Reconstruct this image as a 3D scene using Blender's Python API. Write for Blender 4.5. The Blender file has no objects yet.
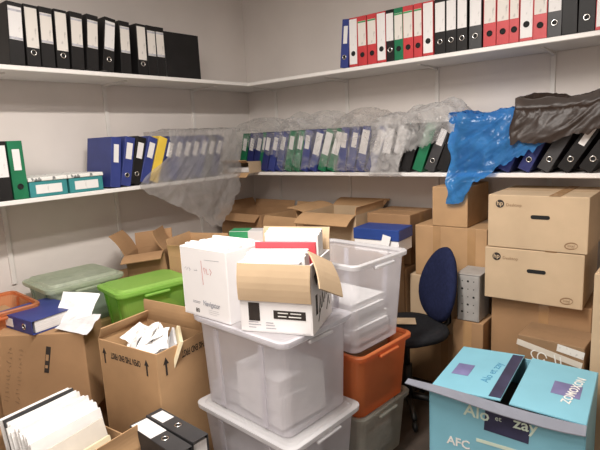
import bpy, bmesh, math, random
from mathutils import Vector, Matrix, Euler, noise
R = math.radians
SC = bpy.context.scene
COL = SC.collection

# ------------------------------------------------------------------ materials
def mat_new(name):
    m = bpy.data.materials.new(name); m.use_nodes = True
    nt = m.node_tree
    return m, nt, nt.nodes['Principled BSDF']

def add_noise(nt, b, c1, c2, scale, detail=4, stretch=(1, 1, 1), bump=0.0, bump_scale=None, lo=.3, hi=.7):
    tc = nt.nodes.new('ShaderNodeTexCoord'); mp = nt.nodes.new('ShaderNodeMapping')
    mp.inputs['Scale'].default_value = stretch
    nt.links.new(tc.outputs['Object'], mp.inputs['Vector'])
    n = nt.nodes.new('ShaderNodeTexNoise'); n.inputs['Scale'].default_value = scale; n.inputs['Detail'].default_value = detail
    nt.links.new(mp.outputs['Vector'], n.inputs['Vector'])
    r = nt.nodes.new('ShaderNodeValToRGB')
    r.color_ramp.elements[0].position = lo; r.color_ramp.elements[1].position = hi
    r.color_ramp.elements[0].color = (*c1, 1); r.color_ramp.elements[1].color = (*c2, 1)
    nt.links.new(n.outputs['Fac'], r.inputs['Fac']); nt.links.new(r.outputs['Color'], b.inputs['Base Color'])
    if bump:
        n2 = nt.nodes.new('ShaderNodeTexNoise'); n2.inputs['Scale'].default_value = bump_scale or scale * 4; n2.inputs['Detail'].default_value = 3
        nt.links.new(mp.outputs['Vector'], n2.inputs['Vector'])
        bp = nt.nodes.new('ShaderNodeBump'); bp.inputs['Strength'].default_value = bump; bp.inputs['Distance'].default_value = .01
        nt.links.new(n2.outputs['Fac'], bp.inputs['Height']); nt.links.new(bp.outputs['Normal'], b.inputs['Normal'])

def simple(name, c, rough=.6, spread=.08, scale=8, metal=0, spec=.4, bump=0.0, bump_scale=None, stretch=(1, 1, 1)):
    m, nt, b = mat_new(name)
    b.inputs['Roughness'].default_value = rough; b.inputs['Metallic'].default_value = metal
    b.inputs['Specular IOR Level'].default_value = spec
    add_noise(nt, b, tuple(x * (1 - spread) for x in c), tuple(min(1, x * (1 + spread)) for x in c), scale, bump=bump, bump_scale=bump_scale, stretch=stretch)
    return m

def film(name, color, solid, opacity, rough=.22, crease=.25, sc=14):
    """thin plastic: part of it see-through, part of it scattering and glossy"""
    m, nt, b = mat_new(name)
    out = nt.nodes['Material Output']
    b.inputs['Base Color'].default_value = (*solid, 1); b.inputs['Roughness'].default_value = rough
    b.inputs['Specular IOR Level'].default_value = .6
    tl = nt.nodes.new('ShaderNodeBsdfTranslucent'); tl.inputs['Color'].default_value = (*solid, 1)
    mx0 = nt.nodes.new('ShaderNodeMixShader'); mx0.inputs['Fac'].default_value = .4
    nt.links.new(b.outputs[0], mx0.inputs[1]); nt.links.new(tl.outputs[0], mx0.inputs[2])
    tr = nt.nodes.new('ShaderNodeBsdfTransparent'); tr.inputs['Color'].default_value = (*color, 1)
    mx = nt.nodes.new('ShaderNodeMixShader')
    tc = nt.nodes.new('ShaderNodeTexCoord')
    n = nt.nodes.new('ShaderNodeTexNoise'); n.inputs['Scale'].default_value = sc; n.inputs['Detail'].default_value = 5
    n.inputs['Distortion'].default_value = 1.2
    nt.links.new(tc.outputs['Object'], n.inputs['Vector'])
    mr = nt.nodes.new('ShaderNodeMapRange')
    mr.inputs['From Min'].default_value = .35; mr.inputs['From Max'].default_value = .7
    mr.inputs['To Min'].default_value = max(0, opacity - crease * .5); mr.inputs['To Max'].default_value = min(1, opacity + crease * .5)
    nt.links.new(n.outputs['Fac'], mr.inputs['Value']); nt.links.new(mr.outputs['Result'], mx.inputs['Fac'])
    nt.links.new(tr.outputs[0], mx.inputs[1]); nt.links.new(mx0.outputs[0], mx.inputs[2])
    nt.links.new(mx.outputs[0], out.inputs['Surface'])
    n2 = nt.nodes.new('ShaderNodeTexNoise'); n2.inputs['Scale'].default_value = sc * 2.2; n2.inputs['Detail'].default_value = 3
    nt.links.new(tc.outputs['Object'], n2.inputs['Vector'])
    bp = nt.nodes.new('ShaderNodeBump'); bp.inputs['Strength'].default_value = .5 if crease > .1 else .08; bp.inputs['Distance'].default_value = .02
    nt.links.new(n2.outputs['Fac'], bp.inputs['Height']); nt.links.new(bp.outputs['Normal'], b.inputs['Normal'])
    return m

def scribble(name, paper, ink, scale=60, thr=.62):
    """paper with faint rows of writing"""
    m, nt, b = mat_new(name)
    b.inputs['Roughness'].default_value = .7
    tc = nt.nodes.new('ShaderNodeTexCoord'); mp = nt.nodes.new('ShaderNodeMapping')
    mp.inputs['Scale'].default_value = (1, 1, .45)
    nt.links.new(tc.outputs['Object'], mp.inputs['Vector'])
    n = nt.nodes.new('ShaderNodeTexNoise'); n.inputs['Scale'].default_value = scale; n.inputs['Detail'].default_value = 4
    nt.links.new(mp.outputs['Vector'], n.inputs['Vector'])
    r = nt.nodes.new('ShaderNodeValToRGB')
    r.color_ramp.elements[0].position = thr; r.color_ramp.elements[1].position = thr + .08
    r.color_ramp.elements[0].color = (*paper, 1); r.color_ramp.elements[1].color = (*ink, 1)
    nt.links.new(n.outputs['Fac'], r.inputs['Fac']); nt.links.new(r.outputs['Color'], b.inputs['Base Color'])
    return m

M = {}
M['wall'] = simple('wall_paint', (.66, .61, .575), .85, .05, 2.2, bump=.05, bump_scale=30)
M['ceiling'] = simple('ceiling_paint', (.7, .67, .63), .9, .03, 2)
M['floor'] = simple('dark_vinyl', (.060, .045, .036), .55, .3, 5, bump=.04)
M['shelf'] = simple('white_laminate', (.78, .75, .72), .5, .04, 3)
M['rail'] = simple('painted_steel', (.66, .63, .60), .5, .05, 6)
M['card'] = simple('cardboard', (.46, .285, .150), .8, .10, 5, bump=.08, bump_scale=14, spec=.2)
M['card_light'] = simple('cardboard_light', (.52, .385, .25), .8, .08, 5, bump=.06, bump_scale=14, spec=.2)
M['card_dark'] = simple('cardboard_dark', (.27, .165, .09), .8, .12, 5, bump=.08, bump_scale=14, spec=.2)
M['card_brown'] = simple('cardboard_brown', (.37, .22, .115), .8, .12, 4, bump=.1, bump_scale=10, spec=.2)
M['kraft'] = simple('kraft_print_black', (.03, .022, .018), .7, .2, 20)
M['tape'] = simple('packing_tape', (.42, .25, .12), .25, .08, 10, spec=.6)
M['tape_pale'] = simple('pale_tape', (.66, .60, .52), .35, .08, 10)
M['white_card'] = simple('white_coated_card', (.86, .84, .84), .55, .03, 4, bump=.04, bump_scale=10)
M['white_print'] = simple('white_ink', (.82, .80, .76), .6, .1, 30)
M['paper'] = simple('paper_white', (.85, .84, .83), .75, .04, 12)
M['paper_grey'] = simple('paper_grey', (.62, .61, .62), .75, .06, 12)
M['paper_cream'] = simple('paper_cream', (.80, .70, .48), .75, .05, 12)
M['envelope'] = simple('envelope_white', (.80, .78, .76), .75, .06, 9)
M['manila'] = simple('manila_paper', (.66, .61, .54), .75, .05, 12)
M['red_paper'] = simple('red_card', (.60, .07, .09), .6, .1, 10)
M['black'] = simple('black_board', (.013, .012, .012), .5, .25, 8, spec=.25)
M['charcoal'] = simple('charcoal_board', (.04, .039, .041), .5, .2, 8)
M['greyb'] = simple('marbled_grey_board', (.13, .12, .12), .55, .3, 40)
M['red'] = simple('red_board', (.50, .045, .05), .45, .1, 8)
M['green'] = simple('green_board', (.01, .15, .065), .45, .15, 8)
M['blue'] = simple('blue_board', (.032, .047, .20), .45, .12, 8)
M['navy'] = simple('navy_board', (.018, .025, .12), .45, .15, 8)
M['yellow'] = simple('yellow_board', (.72, .50, .06), .5, .1, 8)
M['chrome'] = simple('nickel_ring', (.75, .73, .70), .25, .05, 8, metal=1)
M['hole'] = simple('finger_hole_dark', (.01, .01, .01), .8, .1, 8)
M['lab'] = scribble('label_paper', (.70, .66, .61), (.50, .47, .44), 55, .60)
M['lab_white'] = scribble('label_paper_white', (.74, .72, .71), (.60, .58, .57), 55, .63)
M['lab_green'] = simple('label_green_band', (.05, .30, .10), .6, .1, 20)
M['lab_grey'] = simple('label_grey_band', (.42, .42, .46), .6, .2, 60)
M['edges'] = simple('page_edges', (.66, .64, .63), .8, .14, 60, stretch=(12, .2, 1))
M['teal_box'] = simple('teal_archive_card', (.035, .22, .23), .6, .12, 8)
M['marble'] = scribble('marbled_lid', (.75, .74, .70), (.12, .13, .13), 42, .56)
M['cyan'] = simple('turquoise_card', (.21, .475, .585), .5, .07, 4, bump=.05, bump_scale=9)
M['cyan_in'] = simple('card_inner_grey', (.20, .21, .25), .75, .1, 6)
M['navy_print'] = simple('navy_ink', (.035, .035, .075), .5, .3, 10)
M['pale_print'] = simple('pale_green_ink', (.62, .72, .60), .6, .1, 10)
M['purple_print'] = simple('violet_ink', (.17, .16, .31), .5, .25, 8)
M['blue_ink'] = simple('blue_ink', (.06, .25, .42), .6, .2, 12)
M['blue_lid'] = simple('blue_coated_card', (.02, .055, .24), .45, .1, 6)
M['green_card'] = simple('green_coated_card', (.06, .42, .18), .5, .1, 6)
M['red_ink'] = simple('red_pen', (.55, .12, .13), .7, .1, 10)
M['grey_ink'] = simple('grey_pen', (.36, .36, .40), .7, .1, 10)
M['navy_fabric'] = simple('navy_fabric', (.014, .018, .050), .95, .18, 60, bump=.1, bump_scale=300, spec=.1)
M['black_fabric'] = simple('black_fabric', (.012, .012, .014), .9, .2, 60, bump=.15, bump_scale=300, spec=.2)
M['black_plastic'] = simple('black_plastic', (.012, .012, .012), .4, .1, 10)
M['pc_metal'] = simple('grey_steel', (.34, .32, .30), .5, .1, 20)
M['lamp'] = simple('lamp_housing', (.8, .8, .8), .5, .03, 5)
M['tote_clear'] = film('frosted_plastic', (.93, .93, .95), (.86, .84, .88), .56, .3, .06, 3)
M['tote_dirty'] = film('cloudy_plastic', (.85, .85, .80), (.52, .52, .47), .5, .35, .10, 5)
M['tote_rim'] = film('frosted_plastic_thick', (.93, .93, .95), (.83, .82, .83), .8, .3, .04, 3)
M['tote_orange'] = film('orange_plastic', (.95, .45, .22), (.74, .23, .08), .78, .3, .06, 3)
M['tote_orange_pale'] = film('pale_orange_plastic', (.95, .55, .35), (.80, .33, .14), .62, .3, .06, 3)
M['tote_green'] = film('lime_plastic', (.7, .95, .5), (.40, .68, .15), .58, .3, .08, 3)
M['tote_green_lid'] = film('lime_plastic_lid', (.7, .95, .5), (.44, .74, .17), .80, .3, .06, 3)
M['tote_grey'] = film('grey_green_plastic', (.80, .88, .80), (.42, .48, .43), .52, .35, .10, 4)
M['tote_grey_lid'] = film('pale_green_lid', (.85, .9, .8), (.62, .68, .54), .70, .35, .14, 10)
M['bag_clear'] = film('clear_film', (.97, .97, .97), (.72, .71, .70), .26, .14, .36, 9)
M['bag_milky'] = film('milky_film', (.95, .95, .95), (.74, .72, .71), .50, .2, .40, 11)
M['bag_grey'] = film('grey_film', (.95, .94, .93), (.64, .62, .60), .32, .16, .40, 9)
M['bag_veil'] = film('hazy_film', (.94, .93, .92), (.56, .54, .53), .50, .22, .20, 4)
M['bag_blue'] = film('blue_film', (.15, .38, .85), (.06, .29, .70), .74, .26, .42, 8)
M['bag_brown'] = film('brown_black_film', (.3, .22, .18), (.06, .038, .028), .90, .42, .08, 9)

# ------------------------------------------------------------------ mesh builder
def rot(rx=0, ry=0, rz=0): return Euler((R(rx), R(ry), R(rz))).to_matrix().to_4x4()
def tr(x, y, z): return Matrix.Translation((x, y, z))

class MB:
    def __init__(s): s.bm = bmesh.new(); s.mats = []
    def mi(s, m):
        if m is None: return 0
        if m not in s.mats: s.mats.append(m)
        return s.mats.index(m)
    def box(s, c, d, bev=0.0, mx=None, m=None, seg=1):
        r = bmesh.ops.create_cube(s.bm, size=1.0)
        vs = r['verts']; i = s.mi(m)
        for v in vs: v.co = Vector((v.co.x * d[0] + c[0], v.co.y * d[1] + c[1], v.co.z * d[2] + c[2]))
        es = {e for v in vs for e in v.link_edges}; fs = {f for v in vs for f in v.link_faces}
        for f in fs: f.material_index = i
        if bev:
            o = bmesh.ops.bevel(s.bm, geom=list(es), offset=min(bev, min(d) * .45), segments=seg, affect='EDGES', profile=.5)
            vs = list({v for f in o['faces'] for v in f.verts} | {v for v in vs if v.is_valid})
            for f in o['faces']: f.material_index = i
        if mx is not None:
            for v in vs: v.co = mx @ v.co
        return vs
    def loft(s, rings, close=True, cap0=False, cap1=False, m=None):
        i = s.mi(m)
        R_ = [[s.bm.verts.new(p) for p in r] for r in rings]
        n = len(R_[0])
        for a, b in zip(R_, R_[1:]):
            for k in range(n if close else n - 1):
                f = s.bm.faces.new((a[k], a[(k + 1) % n], b[(k + 1) % n], b[k])); f.material_index = i
        if cap0: s.bm.faces.new(list(reversed(R_[0]))).material_index = i
        if cap1: s.bm.faces.new(R_[-1]).material_index = i
        return R_
    def tube(s, pts, rad, n=10, m=None, caps=True):
        pts = [Vector(p) for p in pts]; rings = []
        rads = rad if isinstance(rad, (list, tuple)) else [rad] * len(pts)
        for k, p in enumerate(pts):
            d = (pts[min(k + 1, len(pts) - 1)] - pts[max(k - 1, 0)]).normalized()
            a = d.orthogonal().normalized() if k == 0 else (a - d * a.dot(d)).normalized()
            b = d.cross(a)
            rings.append([p + (a * math.cos(2 * math.pi * j / n) + b * math.sin(2 * math.pi * j / n)) * rads[k] for j in range(n)])
        s.loft(rings, True, caps, caps, m)
    def torus(s, c, R1, r2, nrm, n=18, k=6, m=None):
        q = Vector(nrm).to_track_quat('Z', 'Y').to_matrix(); rings = []
        for j in range(n + 1):
            a = 2 * math.pi * j / n
            rings.append([Vector(c) + q @ Vector(((R1 + r2 * math.cos(2 * math.pi * i / k)) * math.cos(a), (R1 + r2 * math.cos(2 * math.pi * i / k)) * math.sin(a), r2 * math.sin(2 * math.pi * i / k))) for i in range(k)])
        s.loft(rings, True, m=m)
    def disc(s, c, r, nrm, n=18, m=None, t=.0006):
        q = Vector(nrm).to_track_quat('Z', 'Y').to_matrix()
        rr = [[Vector(c) + q @ Vector((r * math.cos(2 * math.pi * i / n), r * math.sin(2 * math.pi * i / n), z)) for i in range(n)] for z in (0, t)]
        s.loft(rr, True, True, True, m)
    def mesh(s, name, mat, smooth=False):
        bmesh.ops.remove_doubles(s.bm, verts=s.bm.verts[:], dist=1e-6)
        bmesh.ops.recalc_face_normals(s.bm, faces=s.bm.faces[:])
        me = bpy.data.meshes.new(name); s.bm.to_mesh(me); s.bm.free()
        for m in (s.mats if s.mats else [mat]): me.materials.append(m if m else mat)
        if smooth:
            for p in me.polygons: p.use_smooth = True
        return me
    def build(s, name, mat, parent=None, smooth=False, loc=None, mx=None):
        return put(name, s.mesh(name, mat, smooth), parent, loc, mx)

def put(name, me, parent=None, loc=None, mx=None):
    o = bpy.data.objects.new(name, me); COL.objects.link(o)
    if parent: o.parent = parent
    if mx is not None: o.matrix_basis = mx
    elif loc is not None: o.location = loc
    return o

def thing(name, label, cat, loc=(0, 0, 0), rz=0, group=None, rx=0, ry=0):
    o = bpy.data.objects.new(name, None); COL.objects.link(o)
    o.empty_display_size = .05
    o.location = loc; o.rotation_euler = (R(rx), R(ry), R(rz))
    o['label'] = label; o['category'] = cat
    if group: o['group'] = group
    return o

def tag(o, label, cat, group=None, kind=None):
    o['label'] = label; o['category'] = cat
    if group: o['group'] = group
    if kind: o['kind'] = kind
    return o

def struct(o): o['kind'] = 'structure'; return o

def lettering(body, size, mat, parent, mx, name='printing', bold=0.0, sx=1.0, align='CENTER', label=None):
    cu = bpy.data.curves.new(name, 'FONT'); cu.body = body; cu.size = size; cu.extrude = .0002; cu.offset = bold
    cu.align_x = align; cu.align_y = 'CENTER'; cu.resolution_u = 2
    t = bpy.data.objects.new('tmp', cu); COL.objects.link(t)
    dg = bpy.context.evaluated_depsgraph_get(); dg.update()
    me = bpy.data.meshes.new_from_object(t.evaluated_get(dg))
    bpy.data.objects.remove(t); bpy.data.curves.remove(cu)
    me.transform(Matrix.Diagonal((sx, 1, 1, 1)))
    me.materials.clear(); me.materials.append(mat)
    o = put(name, me, parent, mx=mx)
    if label: o['label'] = label
    return o

FRONT = rot(90, 0, 0)          # a plane facing -y
RIGHT = rot(90, 0, 90)         # a plane facing +x
def spin(a): return rot(0, 0, a)

# ------------------------------------------------------------------ room
def slab(name, lo, hi, m):
    b = MB(); b.box([(a + c) / 2 for a, c in zip(lo, hi)], [c - a for a, c in zip(lo, hi)])
    return struct(b.build(name, m))
W, D, H = 4.3, 4.4, 2.75
slab('floor', (-.1, -D - .1, -.1), (W + .1, .1, 0), M['floor'])
slab('ceiling', (-.1, -D - .1, H), (W + .1, .1, H + .1), M['ceiling'])
slab('wall_left', (-.1, -D - .1, 0), (0, .1, H), M['wall'])
slab('wall_back', (0, 0, 0), (W, .1, H), M['wall'])
slab('wall_right', (W, -D - .1, 0), (W + .1, .1, H), M['wall'])
slab('wall_front', (0, -D - .1, 0), (W, -D, H), M['wall'])

ZU, ZL, SD, TH = 1.92, 1.265, .36, .024
def shelf(label, z, side):
    if side == 'L':
        lo, hi = (0.001, -3.6, z - TH), (SD, -SD - .001, z)
    else:
        lo, hi = (0.001, -SD, z - TH), (W - .2, -.001, z)
    t = thing('wall_shelf', label, 'shelf', ((lo[0] + hi[0]) / 2, (lo[1] + hi[1]) / 2, z - TH), 0, 'white wall shelves')
    b = MB(); b.box((0, 0, TH / 2), [c - a for a, c in zip(lo, hi)], .003); b.build('board', M['shelf'], t)
    for p in (LY if side == 'L' else RX):
        b = MB()
        # a bracket: an arm under the board that deepens towards the wall
        prof = [(.014, -.0005), (.26, -.0005), (.26, -.007), (.06, -.013), (.014, -.022)]
        A = []
        for w in (-.008, .008):
            A.append([((d - t.location.x, p + w - t.location.y, zz) if side == 'L' else (p + w - t.location.x, -d - t.location.y, zz)) for d, zz in prof])
        b.loft(A, True, True, True); b.build('bracket', M['rail'], t)
LY = [-3.4, -2.70, -2.0, -1.31, -.60]
RX = [.31, .99, 1.67, 2.34, 3.02, 3.7]
for side, pos in (('L', LY), ('R', RX)):
    for p in pos:
        b = MB()
        if side == 'L': b.box((.006, p, 1.36), (.011, .026, 1.20), .002)
        else: b.box((p, -.006, 1.36), (.026, .011, 1.20), .002)
        for k in range(24):                                  # slots
            zz = .80 + k * .05
            for w in (-.006, .006):
                if side == 'L': b.box((.0118, p + w, zz), (.0006, .004, .018), m=M['hole'])
                else: b.box((p + w, -.0118, zz), (.004, .0006, .018), m=M['hole'])
        b.mats = [M['rail'], M['hole']]
        o = b.build('trim_1', M['rail']); struct(o)
for n, f in enumerate(o for o in COL.objects if o.name.startswith('trim_1')): f.name = 'trim_%d' % (n + 1)
shelf('upper white shelf on the wall of black files, with the row of black binders', ZU, 'L')
shelf('lower white shelf carrying the two teal archive boxes and bagged blue binders', ZL, 'L')
shelf('upper white shelf carrying the row of red, black and green binders', ZU, 'R')
shelf('lower white shelf carrying binders under clear, blue and dark plastic bags', ZL, 'R')

# ------------------------------------------------------------------ lever arch binders
CACHE = {}
def binder_parts(cover, style, w, h, d):
    key = (cover, style, w, h, d)
    if key in CACHE: return CACHE[key]
    t = .003; P = []
    b = MB()
    b.box((0, -d / 2 + t / 2, h / 2), (w, t, h), .001)
    for sx in (-1, 1): b.box((sx * (w / 2 - t / 2), t / 2, h / 2), (t, d - t, h), .001)
    P.append(('cover', b.mesh('cover', M[cover])))
    b = MB(); b.box((0, .002, h * .49), (w - .012, d - .03, h * .94)); P.append(('paper_block', b.mesh('paper_block', M['edges'])))
    y = -d / 2 - .0005
    def lab(z0, z1, m, ww=.88):
        b = MB(); b.box((0, y, h * (z0 + z1) / 2), (w * ww, .001, h * (z1 - z0))); P.append(('spine_label', b.mesh('spine_label', m)))
    st = style.split('+')
    hz = .22
    if st[0] == 'tall': lab(.40, .90, M['lab'])
    elif st[0] == 'tallw': lab(.40, .93, M['lab_white'])
    elif st[0] == 'long': lab(.30, .95, M['lab'])
    elif st[0] == 'full': lab(.05, .97, M['lab_white'], .9); hz = .27
    elif st[0] == 'short': lab(.55, .88, M['lab_white'], .62)
    elif st[0] == 'end': lab(.66, .92, M['lab_white'], .74); hz = .45
    elif st[0] == 'wide': lab(.52, .97, M['lab_white'], .96); hz = .38
    elif st[0] == 'sq': lab(.50, .86, M['lab_white'], .5)
    if 'g' in st:
        b = MB(); b.box((0, y - .0006, h * .88), (w * .88, .001, h * .03), m=M['lab_green']); P.append(('label_band', b.mesh('label_band', M['lab_green'])))
    if 'k' in st:
        for zz in (.87, .425):
            b = MB(); b.box((0, y - .0006, h * zz), (w * .88, .001, h * .035)); P.append(('label_band', b.mesh('label_band', M['lab_grey'])))
    if 'n' not in st:
        rr = .0125
        b = MB(); b.torus((0, y - .001, h * hz), rr, .0028, (0, 1, 0)); P.append(('finger_ring', b.mesh('finger_ring', M['chrome'] if 'd' not in st else M['hole'], True)))
        b = MB(); b.disc((0, y, h * hz), rr, (0, -1, 0), t=.0008); P.append(('finger_hole', b.mesh('finger_hole', M['hole'])))
    CACHE[key] = P
    return P

def binder(label, cover, style, loc, rz, w=.062, h=.285, d=.27, lean=0, group=None, rx=0, name='lever_arch_binder'):
    t = bpy.data.objects.new(name, None); COL.objects.link(t); t.empty_display_size = .03
    # lean = tilt sideways about the depth axis, pivoting on a bottom edge
    px = math.copysign(w / 2, lean) if lean else 0
    m = tr(*loc) @ rot(0, 0, rz) @ rot(rx, 0, 0) @ tr(px, 0, 0) @ rot(0, lean, 0) @ tr(-px, 0, 0)
    t.matrix_basis = m
    tag(t, label, 'binder', group)
    for n, me in binder_parts(cover, style, w, h, d): put(n, me, t)
    return t

rnd = random.Random(4)
# upper shelf, wall of black files: spines face +x, so rz = 90
UL = [  # y, lean, label style, width, depth in from the edge, words
 (-1.965, 4, 'tallw+k+n', .066, .0, 'black binder at the frame edge of the black row, white label with grey bands'),
 (-1.885, 3, 'long', .062, .0, 'second black binder of the black row, cream label ending just above its ring'),
 (-1.812, 3, 'tall+k+n', .062, .0, 'third black binder from the frame edge, cream label with grey bands, no ring'),
 (-1.735, 3, 'long', .062, .0, 'fourth black binder from the frame edge, long white label above a ring'),
 (-1.655, 4, 'tall+k+n', .064, .0, 'fifth black binder from the frame edge, short banded label and no ring'),
 (-1.572, 6, 'tall+k+n', .062, .0, 'sixth black binder from the frame edge, slightly tilted, banded label'),
 (-1.480, 9, 'tallw+k', .062, .0, 'most tilted black binder of the black row, before the first gap'),
 (-1.350, 3, 'tall+k+n', .062, .02, 'black binder just past the gap in the black row, showing its side'),
 (-1.235, 2, 'long', .060, .02, 'black binder with long label and bright ring, fourth from the outward-facing cover'),
 (-1.165, 2, 'tall+k+n', .058, .02, 'black binder with cream label, third from the end of the black row'),
 (-1.098, 1, 'tall+k+n', .058, .02, 'black binder with cream label right beside the outward-facing cover'),
]
for y, ln, st, w, din, lb in UL:
    binder(lb, 'black', st, (SD - .136 - din, y, ZU + .001), 90, w + .004, .295, .27, ln, 'black binders on the upper shelf')
binder('black binder turned with its blank cover outwards at the end of the black row', 'black', 'none+n', (.285, -.905, ZU + .001), 178, .062, .285, .27, 0, 'black binders on the upper shelf')
# (the last one is turned: its board faces the room)
COL.objects[-1] if False else None

UR = [
 (1.205, 6, 'blue', 'sq', .058, 'blue binder with small white label at the start of the red row'),
 (1.278, 1, 'red', 'full+d', .060, 'white-spined red binder beside the blue one'),
 (1.344, 0, 'red', 'tall+g+d', .062, 'first red binder with green-topped label, beside the white-spined one near the blue binder'),
 (1.412, 0, 'red', 'tall+g+d', .062, 'second red binder with green-topped label, counting from the blue binder'),
 (1.477, 0, 'red', 'full+d', .060, 'white-spined red binder just before the black and green pair'),
 (1.534, 0, 'black', 'tallw', .052, 'black binder between a white spine and the green binder'),
 (1.590, 0, 'green', 'tall+g+d', .056, 'only green binder of the upper red row'),
 (1.650, 0, 'red', 'tall+g+d', .062, 'red binder touching the green binder, green-topped label'),
 (1.711, 0, 'red', 'tall+g+d', .050, 'narrow red binder before the third white spine'),
 (1.772, 0, 'red', 'full+d', .062, 'white-spined red binder next to the run of black binders'),
 (1.842, 0, 'black', 'tallw', .062, 'first black binder of the run between white spine and grey binder'),
 (1.905, 0, 'black', 'tallw', .058, 'middle black binder of the run of three in the red row'),
 (1.965, 0, 'black', 'tallw', .056, 'third black binder of the run, beside the grey binder'),
 (2.036, 0, 'charcoal', 'tallw', .066, 'charcoal grey binder between black run and red trio'),
 (2.110, 0, 'red', 'tall+d', .064, 'first red binder of the trio after the charcoal one'),
 (2.176, 0, 'red', 'tall+d', .062, 'middle red binder of the trio after the charcoal one'),
 (2.231, 0, 'red', 'tall+d', .046, 'narrow third red binder of the trio, beside a white spine'),
 (2.289, 0, 'red', 'full+d', .062, 'white-spined red binder after the red trio'),
 (2.352, 0, 'red', 'tall+d', .062, 'red binder between a white spine and the grey-spined one'),
 (2.416, 0, 'charcoal', 'tallw', .062, 'charcoal binder where the red run ends, before the plain black ones'),
 (2.482, -1, 'black', 'none+n', .064, 'plain black binder without label after the red run'),
 (2.552, 0, 'black', 'none', .068, 'plain black binder with bright ring near the frame edge'),
 (2.620, 0, 'red', 'full+d', .062, 'white-spined red binder at the frame edge'),
]
for x, ln, c, st, w, lb in UR:
    binder(lb, c, st, (x, -SD + .136, ZU + .001), 0, w, .288, .27, ln, 'binders of the upper red row')

# lower shelf on the left wall
binder('black binder with white label standing at the frame edge on the lower shelf', 'black', 'tallw+n', (SD - .138, -2.112, ZL + .001), 90, .072, .29, .27, 0)
binder('dark green binder with white label beside the teal archive boxes', 'green', 'sq+d', (SD - .138, -2.034, ZL + .001), 90, .070, .29, .27, 0)
def archive_box(label, y):
    t = thing('archive_box', label, 'storage box', (.205, y, ZL + .001), 0, 'teal archive boxes')
    b = MB(); b.box((0, 0, .040), (.30, .195, .080), .002); b.build('body', M['teal_box'], t)
    b = MB(); b.box((0, 0, .091), (.31, .204, .020), .003); b.build('lid', M['marble'], t)
    b = MB(); b.box((.1505, 0, .040), (.001, .135, .046)); b.build('front_label', M['lab_white'], t)
archive_box('flat teal archive box with marbled lid beside the green binder', -1.893)
archive_box('flat teal archive box with marbled lid beside the blue binders', -1.686)
LLB = [(-1.515, 8, 'blue', 'sq+n', 'blue binder showing its whole side beside the teal boxes'),
       (-1.448, 13, 'blue', 'short', 'second blue binder from the teal boxes, small white label'),
       (-1.385, 16, 'black', 'short', 'black binder between blue binders, beside the teal boxes group'),
       (-1.322, 20, 'blue', 'short+n', 'leaning blue binder just before the yellow one')]
for y, ln, c, st, lb in LLB: binder(lb, c, st, (SD - .138, y, ZL + .001), 90, .062, .29, .27, ln)
binder('leaning yellow binder partly under the big clear bag', 'yellow', 'none+n', (SD - .138, -1.252, ZL + .001), 90, .058, .29, .27, 21)
LLC = [(-1.182, 'navy'), (-1.112, 'blue'), (-1.042, 'navy'), (-.972, 'navy'), (-.902, 'blue'), (-.832, 'charcoal'), (-.762, 'navy')]
lb7 = ['navy binder next to the yellow one under the hanging clear bag', 'blue binder second after the yellow one under the hanging clear bag',
       'navy binder third after the yellow one under the hanging clear bag', 'navy binder fourth after the yellow one under the hanging clear bag',
       'blue binder fifth after the yellow one under the hanging clear bag', 'charcoal binder second from the corner end under the hanging clear bag',
       'navy binder at the corner end under the hanging clear bag']
for (y, c), lb in zip(LLC, lb7): binder(lb, c, 'short+n', (SD - .14, y, ZL + .001), 90, .060, .285, .27, 21, 'binders under the hanging clear bag')

# lower shelf on the back wall
LRB = [
 (.400, 'green', 'short+n', 8, 'green binder in the corner bag, first past the cardboard file'),
 (.470, 'navy', 'short+n', 9, 'navy binder in the corner bag, second past the cardboard file'),
 (.540, 'blue', 'short+n', 10, 'blue binder in the corner bag, third past the cardboard file'),
 (.612, 'blue', 'short+n', 10, 'blue binder at the end of the corner bag'),
 (.700, 'green', 'short+n', 8, 'first green binder of the bag with green binders'),
 (.775, 'green', 'short+n', 9, 'second green binder, bright label, of the bag with green binders'),
 (.850, 'blue', 'short+n', 6, 'blue binder following the two bagged green ones'),
 (.925, 'blue', 'tallw+n', 10, 'blue binder with long white label in the bag with green binders'),
 (1.000, 'green', 'tallw+n', 11, 'green binder with long white label before the stack of blue binders'),
 (1.078, 'green', 'tallw+n', 12, 'tilted green binder with long label touching the blue bagged group'),
 (1.160, 'blue', 'short+n', 4, 'first blue binder of the bagged blue group'),
 (1.232, 'blue', 'short+n', 6, 'second blue binder of the bagged blue group'),
 (1.304, 'blue', 'tallw+n', 7, 'third blue binder of the bagged blue group, longer label'),
 (1.380, 'blue', 'tallw+n', 14, 'tilted blue binder at the end of the bagged blue group'),
 (1.478, 'greyb', 'tallw+n', 6, 'grey binder with long white label in the milky bag, first'),
 (1.552, 'greyb', 'tallw+n', 8, 'grey binder with long white label in the milky bag, second'),
 (1.628, 'black', 'none+n', 10, 'plain black binder after the milky bag'),
 (1.704, 'green', 'none+n', 12, 'green binder between two dark ones beside the blue bag'),
 (1.780, 'charcoal', 'short', 14, 'charcoal binder with ring beside the blue bag'),
 (1.858, 'black', 'short+n', 16, 'black binder with white label half under the blue bag'),
 (1.950, 'navy', 'none+n', 18, 'navy binder inside the blue bag, first'),
 (2.030, 'navy', 'none+n', 18, 'navy binder inside the blue bag, second'),
 (2.110, 'navy', 'none+n', 19, 'navy binder inside the blue bag, third'),
 (2.200, 'navy', 'none+n', 20, 'navy binder at the edge of the blue bag with no ring'),
 (2.300, 'navy', 'none', 22, 'tilted navy binder with bright ring below the dark bag'),
 (2.392, 'charcoal', 'none', 25, 'tilted charcoal binder with ring below the dark bag'),
 (2.484, 'black', 'sq', 28, 'tilted black binder with white label below the dark bag'),
 (2.580, 'black', 'none', 28, 'tilted black binder at the frame edge below the dark bag'),
]
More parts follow.
